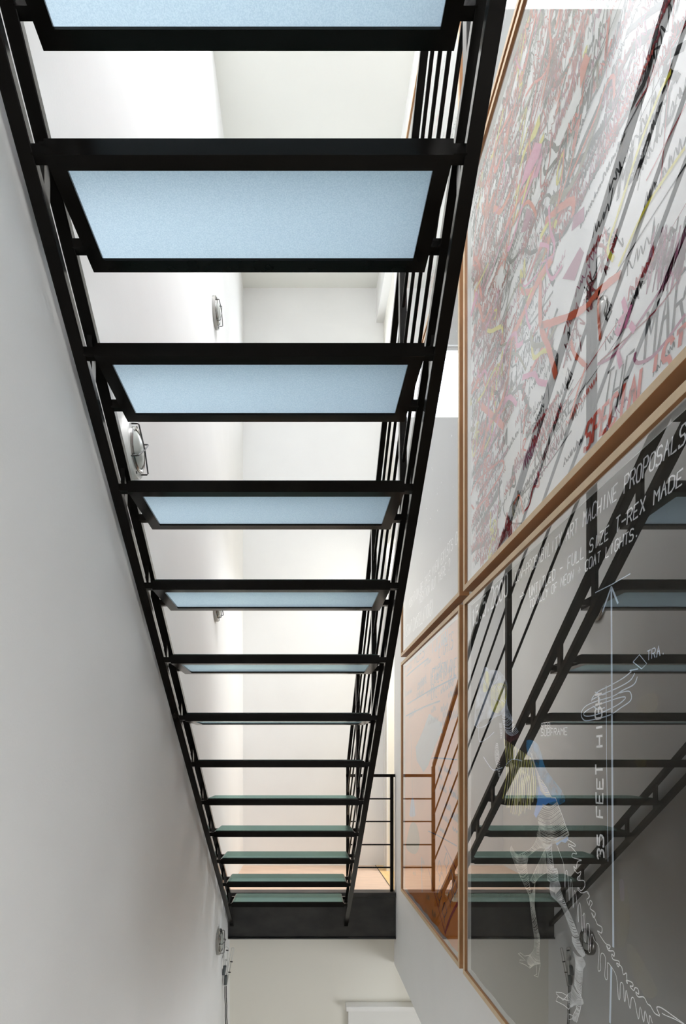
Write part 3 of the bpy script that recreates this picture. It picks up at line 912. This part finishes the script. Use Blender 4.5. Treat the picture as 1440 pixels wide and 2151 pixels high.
# the great double loop and other broad strokes
ink.line(smooth([un(*p) for p in ((1168, 500), (1155, 497), (1160, 470), (1177, 425), (1220, 308), (1267, 205), (1305, 142), (1330, 98), (1362, 75), (1377, 66), (1373, 92), (1359, 158), (1330, 215), (1260, 342), (1190, 480), (1168, 500))], 6), 0.016, 'black')
ink.line(smooth(k5((600, 440), (820, 250), (1000, 110), (1200, 0)), 6), 0.011, 'grey')
for p, w, c in ((((1163, 540), (1131, 590), (1112, 634), (1077, 707)), 0.026, 'orange'), (((1136, 590), (1137, 682), (1154, 733), (1169, 791)), 0.020, 'orange'),
                (((1137, 684), (1188, 668), (1228, 648), (1258, 613), (1304, 576)), 0.017, 'orange'), (((1012, 853), (1036, 874), (1059, 897)), 0.022, 'orange'),
                (((1069, 791), (1052, 850), (1024, 905), (1012, 960)), 0.022, 'orange'), (((1094, 590), (1099, 612), (1114, 612), (1131, 597)), 0.016, 'salmon'),
                (((1201, 714), (1207, 742), (1232, 769)), 0.010, 'orange'), (((1260, 609), (1258, 656), (1262, 714)), 0.009, 'orange'), (((1232, 769), (1215, 820), (1199, 880)), 0.008, 'orange'),
                (((1411, 150), (1385, 200), (1340, 320), (1302, 440), (1278, 520), (1290, 545)), 0.010, 'yellow'), (((1440, 310), (1400, 370), (1350, 450), (1300, 560)), 0.008, 'yellow'),
                (((1440, 95), (1402, 120), (1398, 150), (1420, 160)), 0.012, 'black'), (((1413, 55), (1425, 65), (1440, 50)), 0.010, 'black'), (((1400, 120), (1415, 70), (1440, 40)), 0.007, 'black'),
                (((1395, 190), (1390, 165), (1412, 130)), 0.010, 'black'), (((1297, 480), (1270, 540), (1248, 590), (1211, 675), (1183, 773)), 0.008, 'crimson'),
                (((1330, 880), (1370, 850), (1440, 770)), 0.004, 'mauve'), (((1335, 740), (1333, 755), (1345, 762), (1380, 740), (1440, 660)), 0.007, 'mauve'),
                (((1440, 540), (1400, 590), (1340, 680), (1290, 745), (1255, 765)), 0.007, 'mauve'), (((1440, 560), (1380, 650), (1260, 760)), 0.004, 'crimson'),
                (((1222, 1010), (1150, 1080), (1080, 1100), (1058, 1075), (1060, 1050)), 0.005, 'grey'), (((1200, 905), (1140, 990), (1085, 1052)), 0.005, 'grey'),
                (((1050, 1030), (1015, 1090), (1000, 1120)), 0.018, 'grey'), (((1054, 1010), (1040, 1040), (1012, 1105)), 0.014, 'grey'), (((990, 1160), (1000, 1150), (1020, 1140)), 0.022, 'grey'),
                (((996, 1070), (988, 1050), (1000, 1015), (1030, 985), (1055, 968), (1055, 990), (1025, 1040), (1000, 1070)), 0.008, 'salmon'),
                (((1080, 1060), (1092, 1040), (1100, 1080)), 0.006, 'orange'), (((1130, 990), (1132, 1020), (1120, 1024), (1112, 1060), (1100, 1075)), 0.007, 'red')):
    ink.line(smooth([un(*q) for q in p], 7), w, c)
# dense crimson tangle and pink zigzag
for i in range(26):
    t = rnd.random()
    x = 1290 - 95 * t + rnd.uniform(-10, 10); y = 490 + 260 * t
    pts = [un(x + rnd.uniform(-12, 12), y + rnd.uniform(-26, 26)) for _ in range(5)]
    ink.line(smooth(pts, 5), 0.0035, rnd.choice(['crimson', 'red', 'black']))
zz = []
for i in range(34):
    x = 1440 - 2.2 * i + rnd.uniform(-3, 3)
    zz += [un(min(1452, x + 8), 470 + rnd.uniform(0, 60)), un(x - 12, 560 + rnd.uniform(0, 60))]
ink.line(smooth(zz, 3), 0.0035, 'mauve')
for p in (((1310, 628), (1318, 660)), ((1300, 680), (1312, 665), (1302, 700), (1296, 690)), ((1298, 735), (1306, 770)), ((1328, 640), (1314, 690)), ((1325, 680), (1335, 695))):
    ink.line(smooth([un(*q) for q in p], 5), 0.012, 'pink')
for i in range(3):
    cx, cy = ((1272, 650), (1190, 795), (1170, 870))[i]
    q = [(0, 22), (5, -18), (12, -8), (2, 14), (9, 3), (2, -22), (-3, 6), (4, 24), (14, 2)]
    ink.line([un(cx + a, cy + b) for a, b in q], 0.0055, 'black')
# words that can be read
ink.text('SPECIALIST', un(1228, 946), un(1441, 752), 0.062, 0.0105, 'salmon', slant=0.10)
ink.text('THE', un(1262, 878), un(1322, 836), 0.085, 0.0055, 'black', slant=0.05)
ink.text('MUSIC', un(1297, 420), un(1425, 222), 0.060, 0.0105, 'black', slant=0.10)
ink.text('TIME', un(1180, 345), un(1262, 170), 0.060, 0.0090, 'black', slant=0.15)
ink.text('MAR', un(1352, 768), un(1446, 668), 0.095, 0.0075, 'grey', slant=0.08)
ink.text('NCTW', un(1124, 980), un(1176, 898), 0.055, 0.0080, 'black', slant=0.12)
ink.text('ORE', un(1170, 905), un(1206, 850), 0.050, 0.0060, 'grey', slant=0.10)
ink.finish(art, root)

# ---- slate sheet with star names
root, art, ink = picture('slate grey sheet with faint white lettering about distant constellations', FAR_Y, MID_F, *R2, M['paper_grey'])
ink.text('POSITION OF THIS VIEW EXISTS OR', un(859, 1278), un(966, 1132), 0.052, 0.0036, 'white')
ink.text('POSITION OUT THERE ?', un(880, 1270), un(945, 1196), 0.052, 0.0036, 'white')
ink.text('(DISTANT CONSTELLATIONS)', un(847, 1344), un(909, 1288), 0.075, 0.0040, 'white')
for i in range(70):
    a = (rnd.uniform(ink.lo[0] + .02, ink.hi[0] - .02), rnd.uniform(ink.lo[1] + .3, ink.hi[1] - .02))
    r = rnd.uniform(0.0015, 0.0045)
    ink.poly([(a[0] + r * math.cos(k), a[1] + r * math.sin(k)) for k in (0, 1.05, 2.1, 3.14, 4.19, 5.24)], 'white')
ink.finish(art, root)

# ---- orange sheet
root, art, ink = picture('orange sheet with blue handwriting, a pale capsule and a red V', FAR_Y, MID_F, *R1, M['paper_orange'], wavy=0.004)


def o1(*p): return [un(835 + x / 7.41, 1270 + y / 7.41) for x, y in p]
def o2(*p): return [un(835 + x / 8.27, 1540 + y / 8.27) for x, y in p]
def o3(*p): return [un(835 + x / 7.41, 1760 + y / 7.41) for x, y in p]


ink.poly(o1((490, 1700), (690, 1850), (700, 2000)) + o2((750, 0), (640, 250), (530, 560), (450, 680), (330, 480), (310, 250), (420, 0)), 'paleblue')
ink.poly(smooth(o2((240, 1150), (275, 1150), (300, 1330), (300, 1440), (210, 1440), (215, 1320)), 4, True), 'skyblue')
ink.poly(smooth(o2((240, 1560), (330, 1600), (380, 1900), (310, 2100), (150, 2000), (180, 1750)), 4, True), 'olive')
for p in (((90, 1160), (280, 990), (475, 840)), ((150, 1550), (500, 1340), (910, 1130)), ((100, 1750), (400, 1600), (660, 1500))):
    ink.line(smooth(o1(*p), 6), 0.0075, 'navy')
ink.text('TALES', o1((225, 955))[0], o1((425, 800))[0], 0.070, 0.005, 'navy')
ink.text('1.5.2000', o1((530, 770))[0], o1((775, 560))[0], 0.105, 0.008, 'paleblue')
ink.text('LIGHTS', o1((640, 830))[0], o1((870, 665))[0], 0.075, 0.005, 'navy')
ink.text('NET EVERY ONE', o1((510, 1265))[0], o1((915, 1085))[0], 0.080, 0.005, 'navy')
ink.text('LIFE!', o1((525, 1490))[0], o1((645, 1405))[0], 0.085, 0.005, 'navy')
for i in range(22):
    a = o1((rnd.uniform(90, 820), rnd.uniform(900, 2000)))[0]
    ink.wiggle(a, rnd.uniform(0.1, 0.25), rnd.uniform(0.0, 0.1), 0.035, 0.003, 'navy')
for i in range(16):
    a = o2((rnd.uniform(690, 1000), rnd.uniform(600, 1700)))[0]
    ink.wiggle(a, rnd.uniform(0.06, 0.14), -0.1, 0.03, 0.004, 'navy')
ink.line(smooth(o2((230, 0), (250, 700), (260, 1500)), 6), 0.004, 'navy')
ink.line(smooth(o2((590, 440), (660, 430), (1030, 460)), 6), 0.006, 'navy')
ink.line(smooth(o2((530, 1700), (700, 1780), (1030, 1960)), 6), 0.005, 'navy')
ink.line(smooth(o3((480, 480), (560, 800), (660, 1180), (740, 1490)), 6), 0.008, 'darkred')
ink.line(smooth(o3((738, 1490), (810, 1270), (870, 1140), (945, 1000)), 6), 0.018, 'darkred')
ink.line(smooth(o3((730, 120), (830, 320), (945, 560)), 6), 0.008, 'darkred')
ink.line(smooth(o3((370, 300), (375, 600), (380, 850)), 6), 0.012, 'paleblue')
for cx, cy in ((650, 870), (820, 890), (730, 1130), (890, 780), (690, 660), (830, 620), (760, 360), (650, 480)):
    q = [(0, -130), (-40, 20), (0, 110), (40, 20), (0, -130)]
    ink.line([o3((cx + a, cy + b))[0] for a, b in q], 0.006, 'navy')
    ink.line([o3((cx, cy + 110))[0], o3((cx, cy + 200))[0]], 0.006, 'navy')
for i in range(8):
    a = o3((rnd.uniform(230, 560), rnd.uniform(380, 1300)))[0]
    ink.wiggle(a, 0.09, 0.1, 0.03, 0.003, 'olive')
ink.finish(art, root)

# ---- upper row, mostly hidden by the stair
root, art, ink = picture('pale marbled sheet high on the wall above the slate sheet', FAR_Y, MID_F, *R3, M['paper_pale'])
for i in range(90):
    a = (rnd.uniform(ink.lo[0], ink.hi[0] - .2), rnd.uniform(ink.lo[1], ink.hi[1] - .05))
    ink.wiggle(a, rnd.uniform(0.05, 0.2), rnd.uniform(-.2, .2), rnd.uniform(0.015, 0.04), rnd.choice([0.0015, 0.003]), rnd.choice(['grey', 'salmon', 'paleblue', 'black']))
ink.finish(art, root)
root, art, ink = picture('blue grey sheet high on the wall above the scribbled sheet', MID_N, NEAR_Y, *R3, M['paper_blue'])
for i in range(20):
    a = (rnd.uniform(ink.lo[0], ink.hi[0] - .2), rnd.uniform(ink.lo[1] + .1, ink.hi[1] - .05))
    ink.wiggle(a, rnd.uniform(0.1, 0.2), 0.0, 0.03, 0.002, 'white')
ink.finish(art, root)


# ------------------------------------------------------------------ round bulkhead lights on the left wall
def bulkhead(label, y, z, base_mat, turn):
    root = empty('wall_light', (XL, y, z))
    tag(root, label, 'wall light', group='round bulkhead lights on the plaster wall')
    c = (0.0, 0.0, 0.0)
    MB().lathe_x(c, [(0, 0.085), (0.018, 0.085), (0.021, 0.082), (0.021, 0.064)], 48).build('base_ring', base_mat, root, smooth=True)
    MB().lathe_x(c, [(0.018, 0.066), (0.026, 0.066), (0.030, 0.062), (0.028, 0.057), (0.020, 0.056)], 48).build('gasket_ring', M['chrome'], root, smooth=True)
    MB().lathe_x(c, [(0.020, 0.057), (0.027, 0.054), (0.033, 0.044), (0.037, 0.028), (0.038, 0.008)], 40).build('lens', M['lens'], root, smooth=True)
    gd = MB()
    for a in (turn, turn + math.pi / 2):
        ca, sa = math.cos(a), math.sin(a)
        pr = [(-0.074, 0.020), (-0.074, 0.040), (-0.071, 0.044), (0, 0.048), (0.071, 0.044), (0.074, 0.040), (0.074, 0.020)]
        gd.tube([(h, r * ca, r * sa) for r, h in pr], 0.0024, 8)
    gd.build('wire_guard', M['wire'], root, smooth=True)
    for k in range(2):
        a = turn + 0.8 + math.pi * k
        MB().lathe_x((0.020, 0.075 * math.cos(a), 0.075 * math.sin(a)), [(0, 0.0045), (0.0025, 0.0045), (0.0035, 0.003)], 14).build('screw', M['wire'], root)
    return root


bulkhead('round steel bulkhead light high on the wall near the end wall', 3.30, 2.87, M['chrome'], 1.2)
bulkhead('round white bulkhead light with wire guard beside the stringer', 1.69, 1.02, M['enamel'], 0.75)
bulkhead('round steel bulkhead light partly hidden behind a glass tread', 3.33, 0.985, M['chrome'], 1.2)
bulkhead('round steel bulkhead light low on the wall below the stair foot', 3.43, -1.21, M['chrome'], 1.45)

# ------------------------------------------------------------------ folded wall lamp with cables
lx = XL
lamp = empty('folding_lamp', (lx, 3.65, -1.55))
tag(lamp, 'folded pale metal spring-arm lamp with hanging black cables', 'lamp')


def lc(o): return child(o, lamp)


def loop(x0, z0, x1, z1, y, hw, r=0.0034):
    """long rounded loop of rod between two ends, lying in an X-Z plane"""
    d = Vector((x1 - x0, 0, z1 - z0)); d.normalize()
    s_ = Vector((-d.z, 0, d.x))
    pts = []
    for k in range(9):
        a = math.pi * k / 8
        pts.append(Vector((x1, y, z1)) + s_ * hw * math.cos(a) + d * hw * math.sin(a))
    for k in range(9):
        a = math.pi * k / 8
        pts.append(Vector((x0, y, z0)) - s_ * hw * math.cos(a) - d * hw * math.sin(a))
    pts.append(pts[0])
    return MB().tube(pts, r, 8, cap=False)


lc(MB().box(lx, lx + 0.006, 3.62, 3.69, -1.47, -1.39).build('wall_plate', M['enamel'], bevel=0.002))
lc(loop(-0.541, -1.408, -0.539, -1.336, 3.645, 0.013).build('arm', M['alu'], smooth=True))
lc(loop(-0.547, -1.600, -0.496, -1.342, 3.660, 0.0075).build('arm', M['alu'], smooth=True))
lc(loop(-0.548, -1.595, -0.537, -1.420, 3.650, 0.0085).build('arm', M['alu'], smooth=True))
for x, z, t in ((-0.5525, -1.484, 0.004), (-0.5420, -1.552, 0.002)):
    lc(MB().tube([(x - t, 3.632, z - 0.031), (x - t, 3.632, z - 0.028), (x + t, 3.632, z + 0.028), (x + t, 3.632, z + 0.031)], 0.0115, 14).build('counterweight', M['knob'], smooth=True))
for x, z in ((-0.508, -1.425), (-0.522, -1.500), (-0.538, -1.345)):
    lc(MB().tube([(x - 0.004, 3.640, z), (x + 0.014, 3.640, z - 0.002)], 0.0042, 10).build('knob', M['wire'], smooth=True))
for x in (-0.551, -0.541):
    pts = [(x, 3.65, -1.600), (x, 3.65, -1.68), (x + 0.004, 3.65, -1.74), (x + 0.003, 3.65, -1.82), (x + 0.009, 3.655, -1.92), (x + 0.010, 3.66, -2.4), (x + 0.008, 3.66, -3.0), (x + 0.008, 3.66, ZF + 0.01)]
    lc(MB().tube(pts, 0.0032, 8).build('cable', M['rubber'], smooth=True))
